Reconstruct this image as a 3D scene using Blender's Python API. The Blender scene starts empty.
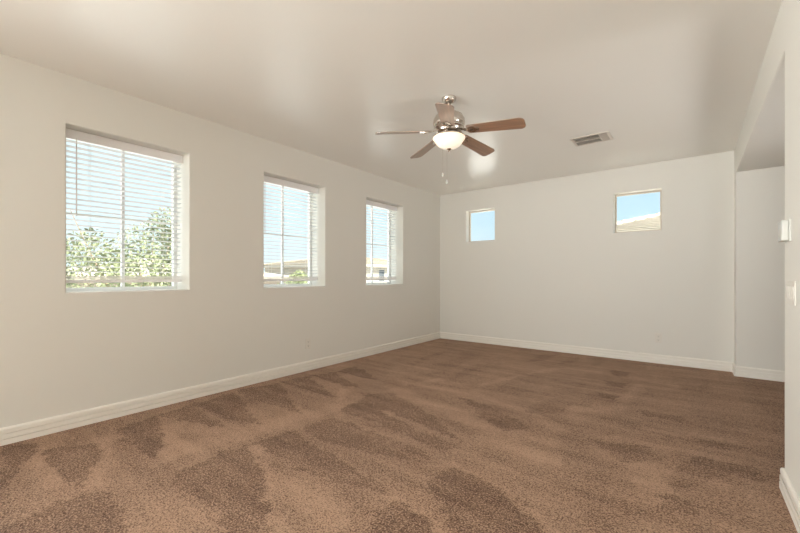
import bpy, bmesh, math, random
import numpy as np
from mathutils import Vector, Matrix, noise
C = bpy.context.scene.collection
S = bpy.context.scene
random.seed(7)

# ------------------------------------------------------------------ measures (metres)
XL, XR = -3.821, 0.430          # inner faces of the left and right walls
YB, YR = 6.224, -7.00           # inner faces of the back and rear walls
H = 2.743                       # ceiling height
HEAD = 2.425                    # head height of the opening
GZ = -3.0                       # ground outside: the room is upstairs

# ------------------------------------------------------------------ camera
YAW = math.radians(37.6)
cam_d = bpy.data.cameras.new('camera'); cam = bpy.data.objects.new('camera', cam_d); C.objects.link(cam)
cam.location = (0, 0, 1.178); cam.rotation_euler = (math.pi/2, 0, YAW)
cam_d.sensor_width = 36; cam_d.lens = 377.03/800*36
cam_d.shift_y = (276.88-266.5)/800
cam_d.clip_start = 0.02; cam_d.clip_end = 400
S.camera = cam

# ------------------------------------------------------------------ world, sun, fill lamps
w = bpy.data.worlds.new('sky'); S.world = w; w.use_nodes = True
nt = w.node_tree; nt.nodes.clear()
n_out = nt.nodes.new('ShaderNodeOutputWorld'); n_bg = nt.nodes.new('ShaderNodeBackground')
n_tc = nt.nodes.new('ShaderNodeTexCoord'); n_sep = nt.nodes.new('ShaderNodeSeparateXYZ')
n_r = nt.nodes.new('ShaderNodeValToRGB'); n_cl = nt.nodes.new('ShaderNodeTexNoise')
n_mix = nt.nodes.new('ShaderNodeMix'); n_mix.data_type = 'RGBA'
n_mr = nt.nodes.new('ShaderNodeMapRange')
nt.links.new(n_tc.outputs['Generated'], n_sep.inputs[0])
nt.links.new(n_sep.outputs['Z'], n_r.inputs[0])
e = n_r.color_ramp.elements
e[0].position = 0.0; e[0].color = (0.90, 0.97, 1.0, 1)
e[1].position = 0.62; e[1].color = (3.2, 3.4, 3.7, 1)          # overhead sky, out of view, brightened to light reveals and slats
for pos, col in ((0.14, (0.60, 0.84, 1.0)), (0.36, (0.55, 0.78, 1.0))):
    k = e.new(pos); k.color = (*col, 1)
# thin haze towards the west (-X) whitens that side of the sky
nt.links.new(n_sep.outputs['X'], n_mr.inputs[0])
n_mr.inputs['From Min'].default_value = -0.2; n_mr.inputs['From Max'].default_value = -0.95
n_mr.inputs['To Min'].default_value = 0.0; n_mr.inputs['To Max'].default_value = 0.75
nt.links.new(n_mr.outputs[0], n_mix.inputs['Factor'])
nt.links.new(n_r.outputs[0], n_mix.inputs['A']); n_mix.inputs['B'].default_value = (1.0, 1.13, 1.18, 1)
nt.links.new(n_mix.outputs['Result'], n_bg.inputs[0]); n_bg.inputs[1].default_value = 1.05
nt.links.new(n_bg.outputs[0], n_out.inputs[0])

sd = bpy.data.lights.new('sun', 'SUN'); sd.energy = 18.0; sd.angle = 0.01; sd.color = (1, 0.95, 0.86)
so = bpy.data.objects.new('sun', sd); C.objects.link(so)
so.rotation_euler = Vector((-0.80, 0.10, -0.95)).to_track_quat('-Z', 'Y').to_euler()

def area(name, loc, direction, sx, sy, power, col, portal=False):
    d = bpy.data.lights.new(name, 'AREA'); d.shape = 'RECTANGLE'; d.size = sx; d.size_y = sy
    d.energy = power; d.color = col
    o = bpy.data.objects.new(name, d); C.objects.link(o); o.location = loc
    o.rotation_euler = Vector(direction).to_track_quat('-Z', 'Z').to_euler()
    if portal: d.cycles.is_portal = True
    return o
FILL_COL = (1.0, 0.99, 0.972)  # tint of the added fill lamps
# added fill lamps at invented openings behind the camera, and one inside the hallway
for nm, loc, d, sx, sy, pw_, sp in (
        ('fill_rear', (-1.7, YR-0.30, 0.9), (0, 1, 0.3), 3.6, 1.6, 95, 90),
        ('fill_left', (XL-0.30, -2.3, 1.15), (1, 1.0, 0.18), 2.1, 2.15, 114, 100),
        ('fill_left_rear', (XL-0.30, -5.2, 0.9), (1, 1.2, 0.4), 2.4, 1.6, 22, 100),
        ('fill_hallway', (2.70, 3.7, 0.7), (-1, 0.15, 0.5), 1.2, 1.2, 18, 80)):
    area(nm, loc, d, sx, sy, pw_, FILL_COL).data.spread = math.radians(sp)

S.view_settings.view_transform = 'Standard'; S.view_settings.look = 'None'
S.view_settings.gamma = 1; S.view_settings.use_curve_mapping = False
S.view_settings.exposure = 0.0
S.cycles.max_bounces = 14; S.cycles.diffuse_bounces = 8; S.cycles.transparent_max_bounces = 24
S.cycles.use_denoising = True
S.cycles.sample_clamp_indirect = 6

# ------------------------------------------------------------------ materials
def mat(name, col, rough=0.6, metal=0.0, spec=0.5, ior=1.5, bump=None, vary=None, emit=None, estr=0.0, coat=0):
    m = bpy.data.materials.new(name); m.use_nodes = True
    t = m.node_tree; b = t.nodes['Principled BSDF']
    b.inputs['Base Color'].default_value = (*col, 1); b.inputs['Roughness'].default_value = rough
    b.inputs['Metallic'].default_value = metal; b.inputs['Specular IOR Level'].default_value = spec
    b.inputs['Coat Weight'].default_value = coat; b.inputs['IOR'].default_value = ior
    if emit: b.inputs['Emission Color'].default_value = (*emit, 1); b.inputs['Emission Strength'].default_value = estr
    tc = t.nodes.new('ShaderNodeTexCoord')
    if bump:                                   # (scale, strength, distance)
        n = t.nodes.new('ShaderNodeTexNoise'); n.inputs['Scale'].default_value = bump[0]; n.inputs['Detail'].default_value = 3
        bp = t.nodes.new('ShaderNodeBump'); bp.inputs['Strength'].default_value = bump[1]; bp.inputs['Distance'].default_value = bump[2]
        t.links.new(tc.outputs['Object'], n.inputs['Vector']); t.links.new(n.outputs[0], bp.inputs['Height'])
        t.links.new(bp.outputs[0], b.inputs['Normal'])
    if vary:                                   # (scale, amount, stretch)
        n = t.nodes.new('ShaderNodeTexNoise'); n.inputs['Scale'].default_value = vary[0]; n.inputs['Detail'].default_value = 4
        mp = t.nodes.new('ShaderNodeMapping'); mp.inputs['Scale'].default_value = vary[2]
        t.links.new(tc.outputs['Object'], mp.inputs['Vector']); t.links.new(mp.outputs[0], n.inputs['Vector'])
        r = t.nodes.new('ShaderNodeValToRGB'); a = vary[1]
        r.color_ramp.elements[0].position = 0.3; r.color_ramp.elements[1].position = 0.7
        r.color_ramp.elements[0].color = (*[c*(1-a) for c in col], 1); r.color_ramp.elements[1].color = (*[min(1, c*(1+a)) for c in col], 1)
        t.links.new(n.outputs[0], r.inputs[0]); t.links.new(r.outputs[0], b.inputs['Base Color'])
    return m

M = {}
M['wall'] = mat('painted_drywall', (0.755, 0.740, 0.690), 0.55, spec=0.35, bump=(55, 0.10, 0.004))
M['ceiling'] = mat('painted_ceiling', (0.825, 0.808, 0.765), 0.30, spec=0.5, ior=1.9, bump=(38, 0.06, 0.003))
M['trim'] = mat('white_trim_paint', (0.86, 0.83, 0.77), 0.35)
M['vinyl'] = mat('white_vinyl', (0.85, 0.85, 0.83), 0.4)
M['headrail'] = mat('blind_headrail', (0.90, 0.89, 0.90), 0.4)
M['slat'] = mat('blind_slat', (0.66, 0.67, 0.67), 0.45)
M['cord'] = mat('blind_cord', (0.80, 0.79, 0.76), 0.7)
M['almond'] = mat('shaded_vinyl', (0.58, 0.52, 0.44), 0.45)  # vinyl darkened to carry the shade of the back-window reveals
M['plastic'] = mat('white_plastic', (0.60, 0.605, 0.57), 0.45)
M['ivory'] = mat('almond_plastic', (0.75, 0.72, 0.66), 0.4)
M['slot'] = mat('outlet_slot', (0.10, 0.09, 0.08), 0.6)
M['nickel'] = mat('brushed_nickel', (0.62, 0.57, 0.52), 0.22, metal=1.0)
M['dark_nickel'] = mat('dark_nickel_screw', (0.25, 0.2, 0.16), 0.35, metal=1.0)  # darker nickel tone of the blade medallions
M['blade'] = mat('walnut_blade', (0.30, 0.17, 0.105), 0.30, spec=0.7, ior=2.4, vary=(6, 0.28, (0.6, 9, 9)))
M['bowl'] = mat('frosted_glass_bowl', (0.86, 0.80, 0.71), 0.35, emit=(1.0, 0.84, 0.64), estr=0.62)
M['vent'] = mat('vent_enamel', (0.72, 0.67, 0.60), 0.45)
M['vent_dark'] = mat('vent_shade', (0.06, 0.05, 0.045), 0.8)  # dark tone for the unlit space behind the louvres
M['leaf'] = mat('tree_leaf', (0.19, 0.215, 0.115), 0.6, vary=(1.2, 0.3, (1, 1, 1)))
M['leaf_far'] = mat('far_leaf', (0.18, 0.205, 0.10), 0.6, vary=(0.8, 0.25, (1, 1, 1)))
M['bark'] = mat('bark', (0.30, 0.23, 0.16), 0.8, bump=(20, 0.4, 0.02))
M['stucco'] = mat('tan_stucco', (0.30, 0.255, 0.215), 0.9, bump=(40, 0.2, 0.01))
M['stucco_pale'] = mat('pale_stucco', (0.33, 0.305, 0.26), 0.9, bump=(40, 0.2, 0.01))
M['tile'] = mat('concrete_roof_tile', (0.24, 0.205, 0.155), 0.85, vary=(3, 0.12, (1, 1, 1)))
M['tile_pale'] = mat('pale_roof_tile', (0.43, 0.385, 0.32), 0.85, vary=(3, 0.10, (1, 1, 1)))
M['mortar'] = mat('ridge_mortar', (0.34, 0.26, 0.20), 0.9)
M['ground'] = mat('pale_gravel', (0.72, 0.70, 0.66), 0.95, vary=(0.6, 0.2, (1, 1, 1)))
M['dark_glass'] = mat('dark_window_glass', (0.08, 0.09, 0.10), 0.1)

def glass_mat():
    m = bpy.data.materials.new('window_glass'); m.use_nodes = True; t = m.node_tree; t.nodes.clear()
    o = t.nodes.new('ShaderNodeOutputMaterial'); mx = t.nodes.new('ShaderNodeMixShader')
    tr = t.nodes.new('ShaderNodeBsdfTransparent'); g = t.nodes.new('ShaderNodeBsdfGlossy'); lw = t.nodes.new('ShaderNodeLayerWeight'); pw = t.nodes.new('ShaderNodeMath'); fr = t.nodes.new('ShaderNodeMath')
    tr.inputs[0].default_value = (0.97, 0.99, 0.98, 1); g.inputs['Roughness'].default_value = 0.02; pw.operation = 'POWER'; pw.inputs[1].default_value = 5; fr.operation = 'MULTIPLY_ADD'; fr.inputs[1].default_value = 0.6; fr.inputs[2].default_value = 0.03
    lw.inputs[0].default_value = 0.5; t.links.new(lw.outputs['Facing'], pw.inputs[0]); t.links.new(pw.outputs[0], fr.inputs[0])
    t.links.new(fr.outputs[0], mx.inputs[0]); t.links.new(tr.outputs[0], mx.inputs[1]); t.links.new(g.outputs[0], mx.inputs[2])
    t.links.new(mx.outputs[0], o.inputs[0]); return m
M['glass'] = glass_mat()

def carpet_mat():
    m = bpy.data.materials.new('brown_carpet'); m.use_nodes = True; t = m.node_tree; b = t.nodes['Principled BSDF']
    N = t.nodes.new; L = t.links.new
    b.inputs['Roughness'].default_value = 0.95; b.inputs['Specular IOR Level'].default_value = 0.1
    b.inputs['Sheen Weight'].default_value = 0.12; b.inputs['Sheen Roughness'].default_value = 0.5
    at = N('ShaderNodeAttribute'); at.attribute_name = 'nap'
    tc = N('ShaderNodeTexCoord')
    def noise_n(scale, det, rough=0.6):
        n = N('ShaderNodeTexNoise'); n.inputs['Scale'].default_value = scale; n.inputs['Detail'].default_value = det
        n.inputs['Roughness'].default_value = rough; L(tc.outputs['Object'], n.inputs['Vector']); return n.outputs[0]
    def math_n(op, a, bb):
        n = N('ShaderNodeMath'); n.operation = op
        for i, v in enumerate((a, bb)):
            if isinstance(v, (int, float)): n.inputs[i].default_value = v
            else: L(v, n.inputs[i])
        return n.outputs[0]
    tuft = noise_n(110, 4, 0.75); mid = noise_n(11, 4); big = noise_n(2.0, 4)
    mp = N('ShaderNodeMapping'); mp.inputs['Scale'].default_value = (0.9, 7.0, 1); L(tc.outputs['Object'], mp.inputs['Vector'])
    st = N('ShaderNodeTexNoise'); st.inputs['Scale'].default_value = 1.0; st.inputs['Detail'].default_value = 3; L(mp.outputs[0], st.inputs['Vector'])
    f = math_n('MULTIPLY', at.outputs['Fac'], 0.50)
    f = math_n('ADD', f, math_n('MULTIPLY', math_n('SUBTRACT', big, 0.5), 0.5))
    f = math_n('ADD', f, math_n('MULTIPLY', math_n('SUBTRACT', mid, 0.5), 0.40))
    f = math_n('ADD', f, math_n('MULTIPLY', math_n('SUBTRACT', tuft, 0.5), 5.2))
    f = math_n('ADD', f, math_n('MULTIPLY', math_n('SUBTRACT', st.outputs[0], 0.5), 0.75))
    f = math_n('ADD', f, math_n('MULTIPLY', math_n('SUBTRACT', noise_n(42, 2), 0.5), 1.1))
    f = math_n('ADD', f, 0.22)
    r = N('ShaderNodeValToRGB'); e = r.color_ramp.elements
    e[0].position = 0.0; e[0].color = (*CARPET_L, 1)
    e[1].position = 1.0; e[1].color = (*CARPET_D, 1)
    L(f, r.inputs[0]); L(r.outputs[0], b.inputs['Base Color'])
    hgt = math_n('SUBTRACT', math_n('MULTIPLY', tuft, 1.0), math_n('MULTIPLY', at.outputs['Fac'], 0.0))
    bp = N('ShaderNodeBump'); bp.inputs['Strength'].default_value = 0.8; bp.inputs['Distance'].default_value = 0.012
    L(hgt, bp.inputs['Height']); L(bp.outputs[0], b.inputs['Normal'])
    return m
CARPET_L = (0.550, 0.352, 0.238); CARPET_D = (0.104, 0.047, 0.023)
M['carpet'] = carpet_mat()

# ------------------------------------------------------------------ mesh helpers
def link_bm(name, bm, m, parent=None, smooth=False, bevel=None, angle=40):
    me = bpy.data.meshes.new(name); bm.normal_update(); bm.to_mesh(me); bm.free()
    me.materials.append(M[m] if isinstance(m, str) else m)
    o = bpy.data.objects.new(name, me); C.objects.link(o)
    if parent: o.parent = parent
    if smooth:
        for p in me.polygons: p.use_smooth = True
        me.set_sharp_from_angle(angle=math.radians(angle))
    if bevel:
        b = o.modifiers.new('bevel', 'BEVEL'); b.width = bevel[0]; b.segments = bevel[1]; b.limit_method = 'ANGLE'; b.angle_limit = math.radians(40)
    return o
def box(bm, x0, x1, y0, y1, z0, z1):
    v = [bm.verts.new(p) for p in ((x0,y0,z0),(x1,y0,z0),(x1,y1,z0),(x0,y1,z0),(x0,y0,z1),(x1,y0,z1),(x1,y1,z1),(x0,y1,z1))]
    for f in ((3,2,1,0),(4,5,6,7),(0,1,5,4),(1,2,6,5),(2,3,7,6),(3,0,4,7)): bm.faces.new([v[i] for i in f])
    return v
def add_box(name, ext, m, parent=None, bevel=None):
    bm = bmesh.new(); box(bm, *ext); return link_bm(name, bm, m, parent, bevel=bevel)
def lathe(bm, prof, n=40, cx=0, cy=0, cz=0):
    rings = []
    for r, z in prof:
        if r < 1e-6: rings.append([bm.verts.new((cx, cy, cz+z))])
        else: rings.append([bm.verts.new((cx+r*math.cos(2*math.pi*i/n), cy+r*math.sin(2*math.pi*i/n), cz+z)) for i in range(n)])
    for a, b in zip(rings, rings[1:]):
        for i in range(n):
            j = (i+1) % n
            vs = [a[i % len(a)], a[j % len(a)], b[j % len(b)], b[i % len(b)]]
            u = []
            for v in vs:
                if v not in u: u.append(v)
            if len(u) > 2: bm.faces.new(u)
    return rings
def lathe_obj(name, prof, m, parent, n=40, c=(0,0,0)):
    bm = bmesh.new(); lathe(bm, prof, n, *c); bmesh.ops.recalc_face_normals(bm, faces=bm.faces)
    return link_bm(name, bm, m, parent, smooth=True)
def tube(bm, pts, r, n=8, cap=True):
    pts = [Vector(p) for p in pts]; rr = r if isinstance(r, (list, tuple)) else [r]*len(pts); rings = []
    for i, p in enumerate(pts):
        d = (pts[min(i+1, len(pts)-1)] - pts[max(i-1, 0)]).normalized()
        a = d.cross(Vector((0,0,1)) if abs(d.z) < 0.9 else Vector((1,0,0))).normalized(); b = d.cross(a)
        rings.append([bm.verts.new(p + (a*math.cos(2*math.pi*k/n) + b*math.sin(2*math.pi*k/n))*rr[i]) for k in range(n)])
    for a, b in zip(rings, rings[1:]):
        for k in range(n): bm.faces.new((a[k], a[(k+1)%n], b[(k+1)%n], b[k]))
    if cap: bm.faces.new(rings[0][::-1]); bm.faces.new(rings[-1])
def thing(name, label, cat, loc=(0,0,0), rotz=0, group=None):
    o = bpy.data.objects.new(name, None); C.objects.link(o); o.location = loc; o.rotation_euler = (0,0,rotz)
    o.empty_display_size = 0.1
    o['label'] = label; o['category'] = cat
    if group: o['group'] = group
    return o
def tag(o, label, cat, group=None):
    o['label'] = label; o['category'] = cat
    if group: o['group'] = group
    return o
def struct(o): o['kind'] = 'structure'; return o

def panel(name, axis, inner, outer, a, z, holes, m, bevel=(0.010, 3)):
    """a thick wall in the plane axis=const with rectangular openings; holes = (a0, a1, z0, z1)"""
    ga = sorted({a[0], a[1], *[h[0] for h in holes], *[h[1] for h in holes]})
    gz = sorted({z[0], z[1], *[max(z[0], h[2]) for h in holes], *[h[3] for h in holes]})
    bm = bmesh.new(); vd = {}
    def V(i, j, s):
        if (i, j, s) not in vd:
            p = inner if s == 0 else outer
            vd[(i, j, s)] = bm.verts.new((p, ga[i], gz[j]) if axis == 'x' else (ga[i], p, gz[j]))
        return vd[(i, j, s)]
    def solid(i, j):
        if not (0 <= i < len(ga)-1 and 0 <= j < len(gz)-1): return False
        ca, cz = (ga[i]+ga[i+1])/2, (gz[j]+gz[j+1])/2
        return not any(h[0] < ca < h[1] and h[2] < cz < h[3] for h in holes)
    for i in range(len(ga)-1):
        for j in range(len(gz)-1):
            if not solid(i, j): continue
            bm.faces.new((V(i,j,0), V(i+1,j,0), V(i+1,j+1,0), V(i,j+1,0)))
            bm.faces.new((V(i,j,1), V(i,j+1,1), V(i+1,j+1,1), V(i+1,j,1)))
            if not solid(i-1, j): bm.faces.new((V(i,j,0), V(i,j+1,0), V(i,j+1,1), V(i,j,1)))
            if not solid(i+1, j): bm.faces.new((V(i+1,j,0), V(i+1,j,1), V(i+1,j+1,1), V(i+1,j+1,0)))
            if not solid(i, j-1): bm.faces.new((V(i,j,0), V(i,j,1), V(i+1,j,1), V(i+1,j,0)))
            if not solid(i, j+1): bm.faces.new((V(i,j+1,0), V(i+1,j+1,0), V(i+1,j+1,1), V(i,j+1,1)))
    bmesh.ops.recalc_face_normals(bm, faces=bm.faces)
    return struct(link_bm(name, bm, m, bevel=bevel))

def sweep(name, path, prof, m, side=1, parent=None):
    """a moulding profile (offset, height) swept along a floor polyline with mitred corners"""
    bm = bmesh.new(); P = [Vector(p) for p in path]; rings = []
    for i, p in enumerate(P):
        dirs = []
        if i > 0: dirs.append((P[i]-P[i-1]).normalized())
        if i < len(P)-1: dirs.append((P[i+1]-P[i]).normalized())
        ns = [Vector((-d.y, d.x))*side for d in dirs]
        if len(ns) == 2: nb = (ns[0]+ns[1]); nb = nb / (nb.dot(ns[0]))
        else: nb = ns[0]
        rings.append([bm.verts.new((p.x+nb.x*o, p.y+nb.y*o, z)) for o, z in prof])
    for a, b in zip(rings, rings[1:]):
        for k in range(len(prof)-1): bm.faces.new((a[k], b[k], b[k+1], a[k+1]))
        bm.faces.new((a[-1], b[-1], b[0], a[0]))
    bm.faces.new(rings[0]); bm.faces.new(rings[-1][::-1])
    bmesh.ops.recalc_face_normals(bm, faces=bm.faces)
    return struct(link_bm(name, bm, m, parent))

# ------------------------------------------------------------------ vacuum marks: (weight, outline on the floor in metres)
NAP = [
    (1, [(-3.79, 0.38), (-3.69, 0.53), (-3.55, 0.52), (-2.95, 0.3)]),
    (0.8, [(-3.49, 0.53), (-3.46, 0.63), (-3.3, 0.83), (-2.77, 0.63), (-2.69, 0.57)]),
    (1, [(-3.53, 0.94), (-3.6, 1.29), (-2.96, 1.09), (-2.74, 0.95), (-3.23, 0.95)]),
    (0.9, [(-3.58, 1.3), (-3.67, 1.62), (-3.57, 1.59), (-2.87, 1.5), (-3.35, 1.36)]),
    (1, [(-3.62, 1.62), (-3.7, 2.02), (-2.67, 1.68), (-3.08, 1.6)]),
    (1, [(-3.72, 2.05), (-3.62, 2.5), (-2.66, 2.07), (-2.96, 2.03), (-3.43, 1.99)]),
    (1, [(-3.64, 2.53), (-3.6, 2.88), (-2.73, 2.53), (-2.96, 2.51)]),
    (1, [(-3.63, 2.92), (-3.49, 3.21), (-2.79, 2.9), (-2.98, 2.89)]),
    (1, [(-3.51, 3.25), (-3.51, 3.59), (-2.81, 3.27), (-2.98, 3.25)]),
    (0.5, [(-3.22, 3.74), (-3.43, 4.45), (-3.3, 5.13), (-3.27, 4.75), (-3.22, 4.18)]),
    (0.6, [(-2.88, 3.68), (-3.09, 4.36), (-3.11, 5.07), (-2.96, 5.28), (-3.0, 4.6), (-2.87, 3.94)]),
    (0.6, [(-2.5, 3.73), (-2.74, 4.33), (-2.68, 4.93), (-2.45, 4.94), (-2.44, 4.34), (-2.41, 3.92)]),
    (0.6, [(-2.22, 3.78), (-2.31, 4.24), (-2.25, 4.7), (-2.13, 4.44), (-2.12, 4.02)]),
    (1, [(-2.62, 0.49), (-2.6, 0.64), (-2.36, 0.66), (-2.06, 0.61), (-1.87, 0.54), (-2.28, 0.23), (-2.55, 0.25)]),
    (1, [(-2.47, 1.0), (-2.5, 1.33), (-2.43, 1.42), (-2.07, 1.31), (-1.68, 1.09), (-1.56, 0.99), (-1.43, 0.88), (-1.48, 0.84), (-1.96, 0.95), (-2.24, 0.91)]),
    (0.9, [(-2.46, 1.48), (-2.41, 1.78), (-2.1, 1.72), (-1.79, 1.69), (-1.37, 1.58), (-1.5, 1.51), (-1.86, 1.47), (-2.17, 1.48)]),
    (0.9, [(-2.44, 2.3), (-2.56, 2.78), (-2.41, 2.97), (-1.84, 2.76), (-1.35, 2.44), (-1.24, 2.38), (-1.64, 2.47), (-2.17, 2.54), (-2.29, 2.35)]),
    (0.9, [(-2.29, 2.35), (-2.17, 2.51), (-1.53, 2.35), (-1.37, 2.34), (-1.2, 2.31), (-1.33, 2.17), (-1.75, 2.27), (-2.37, 2.29)]),
    (0.9, [(-2.4, 1.84), (-2.39, 2.16), (-1.98, 2.16), (-1.45, 2.12), (-1.22, 2.02), (-1.32, 2.0), (-1.57, 1.9), (-1.8, 1.89), (-2.0, 1.79)]),
    (1, [(-1.2, 1.78), (-1.18, 2.04), (-0.99, 2.04), (-0.59, 1.87), (-0.5, 1.8), (-0.43, 1.65), (-0.73, 1.42), (-1.03, 1.64)]),
    (1, [(-1.22, 1.58), (-0.91, 1.49), (-0.73, 1.42), (-1.12, 1.12), (-1.24, 1.43)]),
    (0.8, [(-1.6, 1.67), (-1.43, 1.66), (-1.28, 1.59), (-1.38, 1.57)]),
    (0.9, [(-1.79, 3.29), (-1.63, 3.26), (-1.14, 3.06), (-0.97, 2.92), (-1.13, 2.79), (-1.41, 2.94)]),
    (0.5, [(-1.62, 3.63), (-1.61, 4.53), (-1.26, 4.87), (-0.93, 4.83), (-0.89, 4.02), (-1.23, 3.92)]),
    (0.6, [(-1.17, 3.25), (-1.07, 3.88), (-0.85, 3.79), (-0.85, 3.44)]),
    (0.7, [(-1.79, 5.21), (-1.81, 5.78), (-1.61, 6.12), (-1.58, 5.53)]),
    (0.7, [(-1.39, 5.29), (-1.41, 5.83), (-1.26, 5.94), (-1.27, 5.46)]),
    (0.7, [(-1.13, 6.12), (-0.92, 6.11), (-0.97, 5.34)]),
    (1, [(-0.8, 5.41), (-0.58, 5.39), (-0.6, 5.14), (-0.73, 5.09)]),
    (1, [(-0.78, 4.83), (-0.58, 4.83), (-0.58, 4.64), (-0.72, 4.58)]),
    (0.9, [(-0.78, 4.31), (-0.54, 4.29), (-0.57, 4.08), (-0.71, 4.16)]),
    (0.6, [(-0.7, 3.41), (-0.5, 3.7), (-0.33, 3.64), (-0.31, 3.42), (-0.64, 3.21)]),
    (0.7, [(-0.09, 5.12), (0.17, 5.32), (0.12, 5.0), (-0.04, 4.92)]),
    (0.8, [(-0.35, 3.94), (-0.04, 3.97), (-0.07, 3.81), (-0.3, 3.8)]),
    (0.8, [(-0.17, 3.42), (0.19, 3.48), (0.24, 3.4), (0.05, 3.34), (-0.14, 3.33)]),
    (0.7, [(0.27, 3.87), (0.49, 3.88), (0.3, 3.8)]),
    (0.8, [(-0.45, 3.05), (-0.22, 3.07), (-0.23, 2.88), (-0.42, 2.82)]),
    (0.8, [(-0.54, 3.0), (-0.22, 3.12), (-0.13, 2.93), (-0.35, 2.76)]),
    (0.8, [(0.01, 3.14), (0.3, 3.17), (0.35, 2.99), (0.18, 2.94), (-0.07, 2.55), (-0.09, 2.77)]),
    (0.8, [(-0.13, 2.47), (0.01, 2.51), (0.03, 2.34), (-0.11, 2.29)]),
    (0.5, [(-1.01, 2.11), (-0.71, 2.2), (-0.49, 2.28), (-0.44, 2.05), (-0.6, 2.04), (-0.85, 2.08)]),
    (0.6, [(-0.78, 3.01), (-0.65, 3.02), (-0.42, 2.65), (-0.33, 2.32), (-0.2, 2.13), (-0.33, 1.94), (-0.48, 2.14), (-0.63, 2.42)]),
]
NAP_LIGHT = [
    (0.05, [(-2.39, 1.48), (-1.85, 1.21), (-1.49, 1.04)]),
    (0.05, [(-2.35, 1.71), (-1.75, 1.65), (-1.26, 1.57), (-0.91, 1.49)]),
    (0.04, [(-2.42, 2.23), (-1.72, 2.11), (-1.24, 2.02)]),
    (0.035, [(-2.14, 2.5), (-1.7, 2.47), (-1.3, 2.42)]),
    (0.1, [(-2.44, 3.08), (-1.69, 2.91), (-1.09, 2.6), (-0.53, 2.49)]),
    (0.05, [(-1.21, 2.07), (-0.83, 1.97), (-0.51, 1.85)]),
    (0.12, [(-2.8, 1.05), (-2.64, 1.49), (-2.59, 2.04), (-2.5, 2.49)]),
    (0.1, [(-3.49, 0.52), (-2.9, 0.53)]),
    (0.09, [(-3.36, 0.85), (-2.72, 0.64)]),
    (0.08, [(-3.0, 1.13), (-3.25, 1.28), (-2.7, 0.98)]),
    (0.07, [(-2.31, 3.36), (-1.79, 3.49), (-1.11, 3.3), (-0.79, 3.05)]),
    (0.05, [(-1.82, 3.79), (-1.34, 5.12), (-0.89, 5.21)]),
    (0.05, [(-0.53, 3.1), (-0.0, 3.2), (0.43, 3.24)]),
    (0.04, [(-0.44, 3.44), (0.06, 3.54), (0.48, 3.61)]),
    (0.08, [(-0.81, 3.59), (-0.5, 3.89)]),
    (0.1, [(-0.24, 2.72), (-0.11, 2.43)]),
    (0.09, [(0.31, 2.87), (0.34, 2.52)]),
    (0.12, [(-1.79, 1.38), (-1.38, 1.24)]),
    (0.1, [(-3.09, 1.41), (-2.77, 1.48), (-2.61, 1.65)]),
    (0.08, [(-2.61, 2.05), (-3.11, 2.16), (-3.32, 2.19)]),
    (0.05, [(-2.67, 2.5), (-2.85, 2.76)]),
    (0.08, [(-2.78, 3.51), (-2.43, 3.37), (-2.27, 3.69)]),
    (0.06, [(-0.43, 4.85), (-0.5, 4.17)]),
]
# ------------------------------------------------------------------ room shell
WIN_L = [(0.736, 1.636), (2.441, 3.341), (4.147, 5.047)]      # left-wall windows along Y
WZ = (1.056, 2.366)
WIN_B = [(-3.264, -2.710), (-0.883, -0.310)]                   # small high windows of the back wall along X
BZ = (1.815, 2.385)
TL, TB = 0.33, 0.20                                            # wall thicknesses
OP = (2.950, 5.990)                                            # opening of the right wall along Y
ADDED_DOOR = (-3.35, -1.25, -0.2, 2.25)                              # patio door added behind the camera to admit a fill lamp
ADDED_RWIN = (-3.5, 0.1, 0.2, 2.4)                                  # unseen rear window, put in for the rear fill lamp
panel('wall_left', 'x', XL, XL-TL, (YR-0.3, YB+0.3), (-0.2, H+0.1), [(a, b, *WZ) for a, b in WIN_L] + [ADDED_DOOR, (-6.4, -4.0, 0.1, 2.25)], 'wall')  # last two openings are added for fill lamps
panel('wall_back', 'y', YB, YB+TB, (XL-0.3, XR+0.1), (-0.2, H+0.1), [(a, b, *BZ) for a, b in WIN_B], 'wall')
def RX(y): return XR + (y-5.99)*0.0059                         # the right wall runs very slightly out of square
wr = panel('wall_right', 'x', XR, XR+0.13, (YR-0.3, YB+0.1), (-0.2, H+0.1), [(OP[0], OP[1], -0.3, HEAD)], 'wall')
for q in wr.data.vertices: q.co.x += (q.co.y-5.99)*0.0059
panel('wall_rear', 'y', YR, YR-0.25, (XL-0.3, XR+0.3), (-0.2, H+0.1), [ADDED_RWIN], 'wall')
panel('wall_alcove_back', 'y', OP[1]-0.001, OP[1]+0.15, (XR+0.03, 3.0), (-0.2, HEAD+0.1), [], 'wall', bevel=None)
panel('wall_alcove_right', 'x', 2.8, 2.95, (1.0, 6.1), (-0.2, HEAD+0.1), [], 'wall', bevel=None)
panel('wall_alcove_front', 'y', 1.2, 1.05, (XR+0.05, 2.95), (-0.2, HEAD+0.1), [], 'wall', bevel=None)
struct(add_box('ceiling', (XL-0.4, XR+0.14, YR-0.3, YB+0.25, H, H+0.16), 'ceiling'))
struct(add_box('ceiling_alcove', (XR+0.02, 3.0, 1.0, OP[1]+0.15, HEAD-0.0005, HEAD+0.12), 'wall'))

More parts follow.
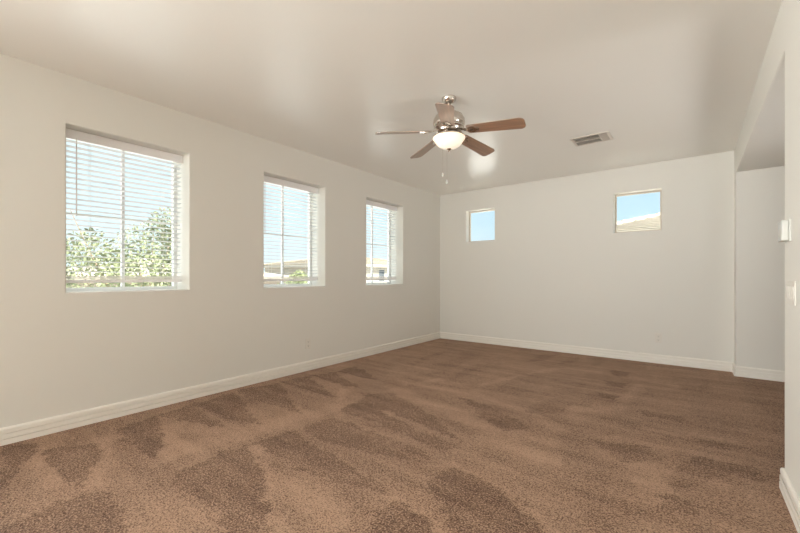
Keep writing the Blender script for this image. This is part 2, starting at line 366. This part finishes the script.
# floor: carpet on a fine grid that carries the brushed-nap marks of the vacuum cleaner
def make_floor():
    x0, x1, y0, y1 = XL-0.05, 2.85, YR-0.05, YB+0.05; st = 0.012
    nx, ny = int((x1-x0)/st)+1, int((y1-y0)/st)+1
    gx = x0 + (x1-x0)*np.arange(nx)/(nx-1); gy = y0 + (y1-y0)*np.arange(ny)/(ny-1)
    X, Y = np.meshgrid(gx, gy)
    rng = np.random.default_rng(3)
    def smooth_noise(cell):
        a = rng.normal(size=(int((y1-y0)/cell)+3, int((x1-x0)/cell)+3))
        fx = (X-x0)/cell; fy = (Y-y0)/cell; ix = fx.astype(int); iy = fy.astype(int); tx = fx-ix; ty = fy-iy
        tx = tx*tx*(3-2*tx); ty = ty*ty*(3-2*ty)
        return (a[iy,ix]*(1-tx)+a[iy,ix+1]*tx)*(1-ty) + (a[iy+1,ix]*(1-tx)+a[iy+1,ix+1]*tx)*ty
    JX = X + 0.016*smooth_noise(0.04) + 0.012*smooth_noise(0.15); JY = Y + 0.016*smooth_noise(0.04) + 0.012*smooth_noise(0.15)
    nap = np.full_like(X, 0.40)                                  # pile half laid over, fully brushed back inside the marks
    for hw, line in NAP_LIGHT:                                   # pile lifted along the edges of the passes
        d = np.full(X.shape, 9.0)
        for (xa, ya), (xb, yb) in zip(line, line[1:]):
            L2 = (xb-xa)**2 + (yb-ya)**2 + 1e-9
            u = np.clip(((JX-xa)*(xb-xa)+(JY-ya)*(yb-ya))/L2, 0, 1)
            d = np.minimum(d, np.hypot(JX-xa-u*(xb-xa), JY-ya-u*(yb-ya)))
        nap = nap*np.clip((d/hw-0.5)/0.8, 0.0, 1.0)
    for wgt, poly in NAP:
        ins = np.zeros(X.shape, bool); n = len(poly)
        for i in range(n):
            xa, ya = poly[i]; xb, yb = poly[(i+1) % n]
            if ya == yb: continue
            c = ((ya > JY) != (yb > JY)) & (JX < (xb-xa)*(JY-ya)/(yb-ya)+xa)
            ins ^= c
        nap = np.maximum(nap, wgt*ins)
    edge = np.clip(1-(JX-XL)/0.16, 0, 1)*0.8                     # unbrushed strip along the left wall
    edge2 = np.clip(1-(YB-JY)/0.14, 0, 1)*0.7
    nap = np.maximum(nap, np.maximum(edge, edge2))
    hall = 0.6*np.clip((JX-0.2)/0.3, 0, 1)
    nap = np.maximum(nap, hall)
    nap = nap*np.clip(0.95+0.12*smooth_noise(0.22), 0.5, 1.15)
    for _ in range(1):
        p = np.pad(nap, 1, mode='edge')
        nap = (p[1:-1,1:-1]*2 + p[:-2,1:-1] + p[2:,1:-1] + p[1:-1,:-2] + p[1:-1,2:])/6
    co = np.stack([X.ravel(), Y.ravel(), np.zeros(X.size)], 1).astype(np.float32)
    idx = np.arange(nx*ny).reshape(ny, nx)
    q = np.stack([idx[:-1,:-1], idx[:-1,1:], idx[1:,1:], idx[1:,:-1]], -1).reshape(-1, 4)
    me = bpy.data.meshes.new('floor')
    me.vertices.add(len(co)); me.vertices.foreach_set('co', co.ravel())
    me.loops.add(q.size); me.loops.foreach_set('vertex_index', q.ravel().astype(np.int32))
    me.polygons.add(len(q)); me.polygons.foreach_set('loop_start', np.arange(0, q.size, 4, dtype=np.int32))
    me.update(calc_edges=True)
    a = me.attributes.new('nap', 'FLOAT', 'POINT'); a.data.foreach_set('value', nap.ravel().astype(np.float32))
    me.materials.append(M['carpet'])
    o = bpy.data.objects.new('floor', me); C.objects.link(o); return struct(o)
make_floor()
struct(add_box('floor_slab', (XL-0.35, 3.0, YR-0.3, YB+0.2, -0.30, -0.004), 'stucco_pale'))

BASE = [(0.0, 0.0), (0.018, 0.0), (0.018, 0.037), (0.003, 0.038), (0.003, 0.045), (0.017, 0.046), (0.017, 0.075), (0.002, 0.075), (0.002, 0.085),
        (0.015, 0.085), (0.015, 0.107), (0.011, 0.115), (0.005, 0.120), (0.0, 0.121)]
sweep('baseboard_left', [(XL, ADDED_DOOR[1]+0.06), (XL, YB)], BASE, 'trim', -1)
sweep('baseboard_back', [(XL, YB), (XR, YB)], BASE, 'trim', -1)
sweep('baseboard_alcove', [(XR, YB), (XR, OP[1]), (2.8, OP[1])], BASE, 'trim', -1)
sweep('baseboard_right', [(RX(1.3)+0.13, 1.3), (RX(OP[0])+0.13, OP[0]), (RX(OP[0]), OP[0]), (RX(YR), YR)], BASE, 'trim', -1)

# ------------------------------------------------------------------ windows
def window_x(name, y0, y1, z0, z1, xf):
    """white vinyl single-hung window in the left wall; xf = room-side face of the frame"""
    r = bpy.data.objects.new(name, None); C.objects.link(r); r.location = (xf, (y0+y1)/2, z0); struct(r)
    def loc(ext): return (ext[0]-xf, ext[1]-xf, ext[2]-(y0+y1)/2, ext[3]-(y0+y1)/2, ext[4]-z0, ext[5]-z0)
    fw, fd = 0.030, 0.045
    bm = bmesh.new()
    for e in ((xf-fd, xf, y0, y0+fw, z0, z1), (xf-fd, xf, y1-fw, y1, z0, z1), (xf-fd, xf, y0+fw, y1-fw, z0, z0+fw), (xf-fd, xf, y0+fw, y1-fw, z1-fw, z1)): box(bm, *loc(e))
    link_bm('window_frame', bm, 'vinyl', r)
    ym, zm = (y0+y1)/2, (z0+z1)/2
    add_box('mullion', loc((xf-fd+0.008, xf-0.008, ym-0.012, ym+0.012, z0+fw, z1-fw)), 'vinyl', r)
    bm = bmesh.new()
    for a, b in ((y0+fw, ym-0.012), (ym+0.012, y1-fw)): box(bm, *loc((xf-0.030, xf-0.018, a, b, zm-0.006, zm+0.006)))
    link_bm('muntin', bm, 'vinyl', r)
    add_box('window_glass', loc((xf-0.026, xf-0.022, y0+fw, y1-fw, z0+fw, z1-fw)), 'glass', r)
for i, (a, b) in enumerate(WIN_L): window_x('window_%d' % (i+1), a, b, *WZ, XL-0.275)

def window_y(name, x0, x1, z0, z1, yf, fw=0.022, sgn=1):
    r = bpy.data.objects.new(name, None); C.objects.link(r); r.location = ((x0+x1)/2, yf, z0); struct(r); xm = (x0+x1)/2
    bm = bmesh.new(); d0, d1 = (0, 0.045) if sgn > 0 else (-0.045, 0)
    for e in ((x0, x0+fw), (x1-fw, x1)): box(bm, e[0]-xm, e[1]-xm, d0, d1, 0, z1-z0)
    for e in ((0, fw), (z1-z0-fw, z1-z0)): box(bm, x0+fw-xm, x1-fw-xm, d0, d1, *e)
    link_bm('window_frame', bm, 'almond', r)  # frame tone includes the reveal's shade
    add_box('window_glass', (x0+fw-xm, x1-fw-xm, sgn*0.022-0.002, sgn*0.022+0.002, fw, z1-z0-fw), 'glass', r)
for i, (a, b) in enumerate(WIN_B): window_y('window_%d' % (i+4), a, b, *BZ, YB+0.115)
window_y('window_6', ADDED_RWIN[0], ADDED_RWIN[1], ADDED_RWIN[2], ADDED_RWIN[3], YR-0.18, 0.05, -1)  # glazes the made-up rear opening
window_x('window_7', -6.4, -4.0, 0.1, 2.25, XL-0.2)  # made-up side window in front of its fill lamp
# made-up patio door in the left wall behind the camera, framing a fill lamp
r = bpy.data.objects.new('added_door', None); C.objects.link(r); r.location = (XL-0.2, (ADDED_DOOR[0]+ADDED_DOOR[1])/2, 0); struct(r)
bm = bmesh.new(); hw = (ADDED_DOOR[1]-ADDED_DOOR[0])/2
for e in ((-hw, -hw+0.06), (hw-0.06, hw), (-0.03, 0.03)): box(bm, -0.05, 0, e[0], e[1], 0, 2.25)
for e in ((0, 0.06), (2.19, 2.25)):
    for q in ((-hw+0.06, -0.03), (0.03, hw-0.06)): box(bm, -0.05, 0, q[0], q[1], *e)
link_bm('door_frame', bm, 'vinyl', r)
bm = bmesh.new()
for q in ((-hw+0.06, -0.03), (0.03, hw-0.06)): box(bm, -0.027, -0.023, q[0], q[1], 0.06, 2.19)
link_bm('door_glass', bm, 'glass', r)

# ------------------------------------------------------------------ venetian blinds
def blind(label, y0, y1, tilt_deg, raised=0.072):
    xb = XL-0.155; t = thing('window_blind', label, 'window blind', (xb, (y0+y1)/2, WZ[1]-0.006), 0, 'venetian blinds in the left wall windows')
    hw = (y1-y0)/2 - 0.012; top = 0.0; bot = WZ[0]-(WZ[1]-0.006)
    # headrail: a U-shaped channel with a valance lip
    bm = bmesh.new(); box(bm, -0.028, 0.028, -hw, hw, -0.050, -0.002)
    head = link_bm('headrail', bm, 'headrail', t, bevel=(0.003, 2))
    bm = bmesh.new(); box(bm, 0.030, 0.036, -hw-0.004, hw+0.004, -0.072, 0.003); link_bm('valance', bm, 'headrail', t, bevel=(0.002, 2))
    # slats: shallow curved laths, open
    bm = bmesh.new(); zb = bot+raised+0.062; zt = -0.085; n = 26; tilt = math.radians(tilt_deg)
    for i in range(n):
        z = zt + (zb+0.03-zt)*i/(n-1); rows = []
        for k in range(6):
            u = -0.025 + 0.05*k/5; cr = 0.0022*(1-(u/0.025)**2)
            x = u*math.cos(tilt) - cr*math.sin(tilt); zz = z + u*math.sin(tilt) + cr
            rows.append([bm.verts.new((x, s*(hw-0.004), zz+d)) for s in (-1, 1) for d in (-0.0013, 0.0013)])
        for a, b in zip(rows, rows[1:]):
            bm.faces.new((a[0], b[0], b[2], a[2])); bm.faces.new((a[1], a[3], b[3], b[1]))
            bm.faces.new((a[0], a[1], b[1], b[0])); bm.faces.new((a[2], b[2], b[3], a[3]))
        bm.faces.new(rows[0])
        bm.faces.new((rows[-1][0], rows[-1][2], rows[-1][3], rows[-1][1]))
    bmesh.ops.recalc_face_normals(bm, faces=bm.faces)
    link_bm('slats', bm, 'slat', t)
    # the last slats lie stacked on the bottom rail
    bm = bmesh.new()
    for i in range(5): box(bm, -0.025, 0.025, -hw+0.004, hw-0.004, zb-0.030+i*0.0052, zb-0.030+i*0.0052+0.0036)
    link_bm('stacked_slats', bm, 'headrail', t)
    add_box('bottom_rail', (-0.026, 0.026, -hw+0.004, hw-0.004, zb-0.062, zb-0.034), 'headrail', t, bevel=(0.003, 2))
    for s in (-0.62, 0.62):
        bm = bmesh.new(); y = s*hw
        for x in (-0.0275, 0.0275): tube(bm, [(x, y, -0.05), (x, y, zb-0.04)], 0.0011, 5)
        link_bm('ladder_cord', bm, 'cord', t)
    bm = bmesh.new(); tube(bm, [(0.040, -hw+0.072, -0.06), (0.041, -hw+0.072, -0.10), (0.042, -hw+0.072, -0.69)], [0.0025, 0.0045, 0.0045], 8)
    link_bm('tilt_wand', bm, 'cord', t, smooth=True)
    return t
blind('white venetian blind in the large near window, tree behind its slats', *WIN_L[0], 5)
blind('white venetian blind in the middle of the three left wall windows', *WIN_L[1], -1)
blind('white venetian blind in the left wall window nearest the corner', *WIN_L[2], -1)

# ------------------------------------------------------------------ ceiling fan
FX, FY = -1.673, 2.875
fan = thing('ceiling_fan', 'five-blade ceiling fan in brushed nickel and walnut with lit frosted bowl', 'ceiling fan', (FX, FY, H))
lathe_obj('canopy', [(0, 0), (0.062, 0), (0.064, -0.006), (0.062, -0.016), (0.056, -0.030), (0.045, -0.042), (0.030, -0.052), (0.022, -0.055), (0, -0.055)], 'nickel', fan)
lathe_obj('downrod', [(0, -0.050), (0.0135, -0.050), (0.0135, -0.115), (0.024, -0.117), (0.026, -0.130), (0.034, -0.136), (0, -0.136)], 'nickel', fan, 24)
lathe_obj('motor_housing', [(0, -0.128), (0.040, -0.130), (0.085, -0.140), (0.118, -0.160), (0.134, -0.190), (0.138, -0.215), (0.136, -0.236), (0.126, -0.250),
                            (0.130, -0.256), (0.130, -0.268), (0.120, -0.276), (0.112, -0.300), (0.092, -0.312), (0, -0.312)], 'nickel', fan, 56)
lathe_obj('light_fitter', [(0, -0.308), (0.070, -0.308), (0.074, -0.325), (0.110, -0.334), (0.136, -0.338), (0.138, -0.346), (0.128, -0.349), (0, -0.349)], 'nickel', fan, 48)
bowl = lathe_obj('light_bowl', [(0.128, -0.344), (0.136, -0.347), (0.140, -0.354), (0.137, -0.362), (0.128, -0.372), (0.117, -0.390), (0.098, -0.412), (0.070, -0.431), (0.038, -0.443), (0, -0.447)], 'bowl', fan, 56)
lathe_obj('finial', [(0, -0.440), (0.022, -0.442), (0.024, -0.448), (0.014, -0.455), (0.008, -0.460), (0.010, -0.466), (0.006, -0.473), (0, -0.475)], 'nickel', bowl, 24)
BZF = -0.290                                                   # blade plane below the ceiling
def blade_outline():
    pts = []; r0, r1 = 0.165, 0.645; w0, w1 = 0.055, 0.070; rc = 0.042
    for a in range(0, 91, 15):
        pts.append((r1-rc+rc*math.sin(math.radians(a)), w1-rc+rc*math.cos(math.radians(a))))
    top = [(r0, w0-0.012), (r0+0.012, w0)] + pts
    return top + [(x, -y) for x, y in reversed(top)]
def make_blade(ang, first):
    bm = bmesh.new(); o2 = blade_outline(); pit = math.radians(14)
    lo = [bm.verts.new((x, y, -0.003)) for x, y in o2]; hi = [bm.verts.new((x, y, 0.003)) for x, y in o2]
    bm.faces.new(lo); bm.faces.new(hi)
    for i in range(len(o2)):
        j = (i+1) % len(o2); bm.faces.new((lo[i], lo[j], hi[j], hi[i]))
    bmesh.ops.recalc_face_normals(bm, faces=bm.faces)
    b = link_bm('blade', bm, 'blade', fan)
    # local X runs out along the blade, drooping slightly; its counter-clockwise edge is lower
    b.rotation_euler = (Matrix.Rotation(ang, 3, 'Z') @ Matrix.Rotation(math.radians(4.6), 3, 'Y') @ Matrix.Rotation(-pit, 3, 'X')).to_euler()
    b.location = (0, 0, BZF)
    # iron: cast bracket from the motor, widening to a three-lobed plate under the blade
    bm = bmesh.new(); out = [(0.085, 0.020), (0.13, 0.016), (0.165, 0.020), (0.185, 0.036), (0.205, 0.043), (0.225, 0.040), (0.240, 0.024), (0.262, 0.016), (0.272, 0.0)]
    out = out + [(x, -y) for x, y in reversed(out[:-1])]
    def zz(x): return -0.0035 if x > 0.16 else -0.0035 + (0.16-x)*0.35
    lo = [bm.verts.new((x, y, zz(x)-0.006)) for x, y in out]; hi = [bm.verts.new((x, y, zz(x)-0.0002)) for x, y in out]
    n = len(out)
    for i in range(n//2):
        a, b2, c, d = i, i+1, n-2-i, n-1-i
        for L_ in (lo, hi):
            f = [];
            for q in (a, b2, c, d):
                if L_[q] not in f: f.append(L_[q])
            if len(f) > 2: bm.faces.new(f)
    for i in range(n):
        j = (i+1) % n; bm.faces.new((lo[i], lo[j], hi[j], hi[i]))
    bmesh.ops.recalc_face_normals(bm, faces=bm.faces)
    link_bm('blade_iron', bm, 'nickel', b, smooth=True)
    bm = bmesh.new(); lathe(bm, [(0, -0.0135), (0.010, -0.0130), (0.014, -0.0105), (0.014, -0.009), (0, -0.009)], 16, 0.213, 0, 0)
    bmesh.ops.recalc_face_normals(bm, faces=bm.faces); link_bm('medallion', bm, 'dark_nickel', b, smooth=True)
    return b
for i in range(5): make_blade(math.radians(9.2+72*i), i == 0)
for dx, dy, ln in ((0.028, -0.088, 0.70), (0.047, -0.079, 0.76)):
    bm = bmesh.new(); tube(bm, [(dx, dy, -0.335), (dx*1.5, dy*1.9, -0.345), (dx*1.55, dy*2, -0.36), (dx*1.55, dy*2, -ln)], 0.0009, 5)
    ch = link_bm('pull_chain', bm, 'nickel', fan)
    bm = bmesh.new(); lathe(bm, [(0, 0), (0.003, -0.002), (0.0065, -0.016), (0.007, -0.024), (0.004, -0.030), (0, -0.031)], 14, dx*1.55, dy*2, -ln)
    bmesh.ops.recalc_face_normals(bm, faces=bm.faces); link_bm('pendant', bm, 'plastic', ch, smooth=True)

# ------------------------------------------------------------------ ceiling register
v = thing('ceiling_vent', 'beige metal air register with louvres in the ceiling near the back wall', 'vent', (-0.885, 4.71, H))
hx, hy = 0.195, 0.150
bm = bmesh.new()
for e in ((-hx, hx, -hy, -hy+0.026), (-hx, hx, hy-0.026, hy), (-hx, -hx+0.026, -hy+0.026, hy-0.026), (hx-0.026, hx, -hy+0.026, hy-0.026)): box(bm, *e, -0.009, 0)
link_bm('frame', bm, 'vent', v, bevel=(0.003, 2))
add_box('shade_sheet', (-hx+0.02, hx-0.02, -hy+0.02, hy-0.02, -0.0012, -0.0002), 'vent_dark', v)  # flat dark sheet painted as the shade inside the register
add_box('divider', (0.088, 0.096, -hy+0.026, hy-0.026, -0.014, -0.001), 'vent', v)
add_box('divider', (-hx+0.026, 0.088, -0.004, 0.004, -0.014, -0.001), 'vent', v)
def louvre(bm, cx, cy, ln, along, ang, wd=0.016):
    c, s = math.cos(ang)*wd/2, math.sin(ang)*wd/2; vs = []
    for q in (-ln/2, ln/2):
        for k in (-1, 1):
            for d in (-0.0006, 0.0006):
                vs.append(bm.verts.new((cx+k*c, cy+q, -0.0095+k*s+d) if along == 'y' else (cx+q, cy+k*c, -0.0095+k*s+d)))
    for f in ((0,2,6,4), (1,5,7,3), (0,1,3,2), (4,6,7,5), (0,4,5,1), (2,3,7,6)): bm.faces.new([vs[i] for i in f])
for cy, a in ((0.064, 80), (-0.064, 80)):
    bm = bmesh.new()
    for i in range(15): louvre(bm, -0.160+i*0.0172, cy, 0.118, 'y', math.radians(a))
    bmesh.ops.recalc_face_normals(bm, faces=bm.faces); link_bm('louvres', bm, 'vent', v)
bm = bmesh.new()
for i in range(5): louvre(bm, 0.104+i*0.0155, 0, 0.245, 'y', math.radians(40))
bmesh.ops.recalc_face_normals(bm, faces=bm.faces); link_bm('louvres', bm, 'vent', v)

# ------------------------------------------------------------------ outlets, thermostat, switches
def outlet(label, loc, rotz):
    t = thing('wall_outlet', label, 'outlet', loc, rotz)       # local +Y points into the room
    add_box('cover_plate', (-0.040, 0.040, 0, 0.006, -0.065, 0.065), 'ivory', t, bevel=(0.003, 2))
    for z in (-0.026, 0.026):
        rc = add_box('receptacle', (-0.018, 0.018, 0.006, 0.0085, z-0.018, z+0.018), 'ivory', t, bevel=(0.002, 2))
        bm = bmesh.new()
        for x in (-0.007, 0.007): box(bm, x-0.0012, x+0.0012, 0.0085, 0.0088, z-0.002, z+0.008)
        box(bm, -0.003, 0.003, 0.0085, 0.0088, z-0.012, z-0.006)
        link_bm('slots', bm, 'slot', rc)
    return t
outlet('almond outlet low on the left wall under the windows', (XL, 3.06, 0.337), -math.pi/2)
outlet('almond outlet low on the back wall below the high right window', (-0.345, YB, 0.345), math.pi)

t = thing('wall_thermostat', 'white thermostat box on the right wall beside the opening', 'thermostat', (RX(2.82), 2.82, 1.420))
add_box('back_plate', (-0.008, 0, -0.060, 0.060, -0.058, 0.058), 'plastic', t, bevel=(0.002, 2))
add_box('cover', (-0.036, -0.008, -0.055, 0.055, -0.054, 0.054), 'plastic', t, bevel=(0.006, 3))
add_box('display', (-0.0368, -0.0358, -0.030, 0.030, 0.0, 0.034), 'plastic', t)
t = thing('light_switch', 'white rocker switch plate on the right wall below the thermostat', 'light switch', (RX(2.752), 2.752, 1.096))
add_box('cover_plate', (-0.006, 0, -0.105, 0.105, -0.060, 0.060), 'ivory', t, bevel=(0.003, 2))
for y in (-0.069, -0.023, 0.023, 0.069):
    bm = bmesh.new(); vs = box(bm, -0.010, -0.006, y-0.0165, y+0.0165, -0.033, 0.033)
    for q in (0, 3): vs[q].co.x = -0.0075
    link_bm('rocker', bm, 'ivory', t, bevel=(0.001, 2))

# ------------------------------------------------------------------ outside
struct(add_box('ground', (-90, 60, -60, 110, GZ-0.3, GZ), 'ground'))

def foliage_bm(blobs, nleaf, size, seed):
    rnd = random.Random(seed); bm = bmesh.new(); tot = sum(b[3]**2 for b in blobs)
    for bx_, by_, bz_, br in blobs:
        for _ in range(int(nleaf*br*br/tot)):
            d = Vector((rnd.gauss(0,1), rnd.gauss(0,1), rnd.gauss(0,1))).normalized()*br*(0.45+0.6*rnd.random()**0.6)
            p = Vector((bx_, by_, bz_)) + d
            a = Vector((rnd.gauss(0,1), rnd.gauss(0,1), rnd.gauss(0,1))).normalized(); b = a.orthogonal().normalized()
            s = size*(0.6+0.8*rnd.random()); q = [p-a*s, p+b*s*0.45, p+a*s, p-b*s*0.45]
            bm.faces.new([bm.verts.new(x) for x in q])
    return bm
def tree(name, label, base, blobs, nleaf, size, seed, lm='leaf', trunk=0.06):
    t = thing(name, label, 'tree', base)
    link_bm('foliage', foliage_bm(blobs, nleaf, size, seed), lm, t)
    bm = bmesh.new(); cz = min(b[2] for b in blobs); fork = Vector((0, 0, cz*0.55))
    tube(bm, [(0,0,0.03), (0.03,0.02,cz*0.3), fork], [trunk, trunk*0.8, trunk*0.7], 8)
    link_bm('trunk', bm, 'bark', t, smooth=True)
    bm = bmesh.new()
    for b in blobs:
        e_ = Vector(b[:3]); mid = fork.lerp(e_, 0.5) + Vector((0,0,0.15))
        tube(bm, [fork, mid, e_, e_ + (e_-fork)*0.25], [trunk*0.5, trunk*0.35, trunk*0.2, trunk*0.08], 6)
    link_bm('branches', bm, 'bark', t, smooth=True)
    return t
tree('shade_tree', 'feathery light green tree outside the nearest left window', (-8.8, 2.95, GZ),
     [(0,0.1,4.55,0.75), (0.1,0.75,4.85,0.55), (-0.2,-0.9,4.05,0.7), (0.3,-0.2,4.0,0.8), (0.0,0.95,4.1,0.7), (-0.4,-1.5,3.9,0.5), (0.2,0.4,5.25,0.4), (-0.3,1.5,4.3,0.5), (0.2,-1.0,4.7,0.35)], 9000, 0.042, 11)
tree('garden_tree', 'bushy green tree outside the middle left window', (-16.5, 12.6, GZ),
     [(0,0,3.6,0.8), (0.2,0.8,3.3,0.7), (-0.2,-0.7,3.2,0.7), (0,0.1,4.15,0.4), (0,1.5,3.0,0.6), (0.2,0.2,2.6,0.8)], 4000, 0.07, 12, 'leaf_far')
tree('garden_tree', 'low green tree beyond the block wall at the right of the middle left window', (-17.5, 16.4, GZ),
     [(0,0,3.1,0.9), (0,1.0,3.3,0.7), (0,-0.9,2.9,0.7), (0.1,0.3,3.8,0.4)], 3000, 0.07, 13, 'leaf_far')

def courses(bm, A, B, Cc, D, n, th=0.080):
    """tile courses on the roof quad A-B (eave) to D-C (ridge): stepped slabs"""
    A, B, Cc, D = map(Vector, (A, B, Cc, D)); nrm = (B-A).cross(D-A).normalized()
    if nrm.z < 0: nrm = -nrm
    for i in range(n):
        t0, t1 = i/n, min(1, (i+1.08)/n)
        p = [A.lerp(D, t0), B.lerp(Cc, t0), B.lerp(Cc, t1), A.lerp(D, t1)]
        lo = [bm.verts.new(q - nrm*0.02) for q in p]
        lo[0].co += nrm*max(0.0, th-0.03)*1.3; lo[1].co += nrm*max(0.0, th-0.03)*1.3          # thin lip over an open gap
        hi = [bm.verts.new(p[0]+nrm*th), bm.verts.new(p[1]+nrm*th), bm.verts.new(p[2]+nrm*0.004), bm.verts.new(p[3]+nrm*0.004)]
        for f in ((lo[3],lo[2],lo[1],lo[0]), (hi[0],hi[1],hi[2],hi[3]), (lo[0],lo[1],hi[1],hi[0]), (lo[1],lo[2],hi[2],hi[1]), (lo[2],lo[3],hi[3],hi[2]), (lo[3],lo[0],hi[0],hi[3])): bm.faces.new(f)
def hip_house(label, x0, x1, y0, y1, ze, slope, wall, tile, wins=(), ncourse=14, th=0.03, base=GZ):
    """house with a hip roof; ze = eave height; wins = (face, a0, a1, z0, z1) with face 'x' (+X side) or 'y' (-Y side)"""
    t = thing('neighbour_house', label, 'house', ((x0+x1)/2, (y0+y1)/2, base)); cx, cy = (x0+x1)/2, (y0+y1)/2
    def P(x, y, z): return (x-cx, y-cy, z-base)
    o = 0.45
    bm = bmesh.new(); box(bm, x0+o-cx, x1-o-cx, y0+o-cy, y1-o-cy, 0, ze-base-0.02); link_bm('walls', bm, wall, t)
    bm = bmesh.new(); box(bm, x0-cx, x1-cx, y0-cy, y1-cy, ze-base-0.18, ze-base-0.02); link_bm('fascia', bm, 'stucco_pale', t)
    half = min(x1-x0, y1-y0)/2; zr = ze + half*slope
    if y1-y0 >= x1-x0: R0, R1 = P(x0+half, y0+half, zr), P(x0+half, y1-half, zr)
    else: R0, R1 = P(x0+half, y0+half, zr), P(x1-half, y0+half, zr)
    a, b, c, d = P(x0,y0,ze), P(x1,y0,ze), P(x1,y1,ze), P(x0,y1,ze)
    bm = bmesh.new()
    if y1-y0 >= x1-x0: quads = ((a,b,R0,R0), (b,c,R1,R0), (c,d,R1,R1), (d,a,R0,R1))
    else: quads = ((a,b,R1,R0), (b,c,R1,R1), (c,d,R0,R1), (d,a,R0,R0))
    for q in quads: courses(bm, *q, ncourse, th)
    link_bm('tile_roof', bm, tile, t)
    if y1-y0 >= x1-x0: lines = ((a,R0), (b,R0), (c,R1), (d,R1), (R0,R1))
    else: lines = ((a,R0), (b,R1), (c,R1), (d,R0), (R0,R1))
    bm = bmesh.new()
    for p, q in lines:
        p, q = Vector(p), Vector(q); L_ = (q-p).length; n = max(1, int(L_/0.40))
        for i in range(n):
            s, e_ = p.lerp(q, i/n), p.lerp(q, min(1, (i+1.1)/n)); up = Vector((0,0,0.05))
            tube(bm, [s+up, e_+up*0.75], [0.105, 0.085], 10)
            m_ = s + up; dr = (q-p).normalized(); k0 = len(bm.faces); tube(bm, [m_-dr*0.006, m_-dr*0.0005], [0.088, 0.088], 10)
            bm.faces.ensure_lookup_table()
            for f in bm.faces[k0:]: f.material_index = 1
    rc = link_bm('ridge_caps', bm, tile, t); rc.data.materials.append(M['mortar'])
    for face, a0, a1, z0, z1 in wins:
        if face == 'x': ext = (x1-o-cx-0.02, x1-o-cx+0.015, a0-cy, a1-cy, z0-base, z1-base); fx = (x1-o-cx-0.02, x1-o-cx+0.03)
        else: ext = (a0-cx, a1-cx, y0+o-cy-0.015, y0+o-cy+0.02, z0-base, z1-base); fx = None
        g = add_box('window', ext, 'dark_glass', t)
        bm = bmesh.new()
        if fx:
            for q in ((a0-0.08, a0, z0-0.08, z1+0.08), (a1, a1+0.08, z0-0.08, z1+0.08), (a0, a1, z0-0.08, z0), (a0, a1, z1, z1+0.08)):
                box(bm, fx[0], fx[1], q[0]-cy, q[1]-cy, q[2]-base, q[3]-base)
            link_bm('casing', bm, 'stucco_pale', g)
    return t
hip_house('pink-tan stucco house beyond the lawn, seen in the middle left window', -31, -20, 3.5, 14.6, 1.10, 0.20, 'stucco', 'tile_pale', [('x', 6, 7.5, -1.6, -0.3), ('x', 10, 11.5, -1.6, -0.3)])
hip_house('pale two-storey house with tiled roof seen in the corner-side left window', -30, -19.6, 18.5, 31, 2.15, 0.16, 'stucco_pale', 'tile', [('x', 23.2, 23.9, 0.8, 1.75), ('x', 26.5, 27.5, 0.8, 1.75), ('x', 20.0, 20.9, 0.8, 1.75)])
hip_house('neighbouring house whose pale tiled hip roof fills the high right window', -3.75, 9.0, 11.85, 24.0, 2.26, 0.288, 'stucco', 'tile_pale', [], 22, 0.08)
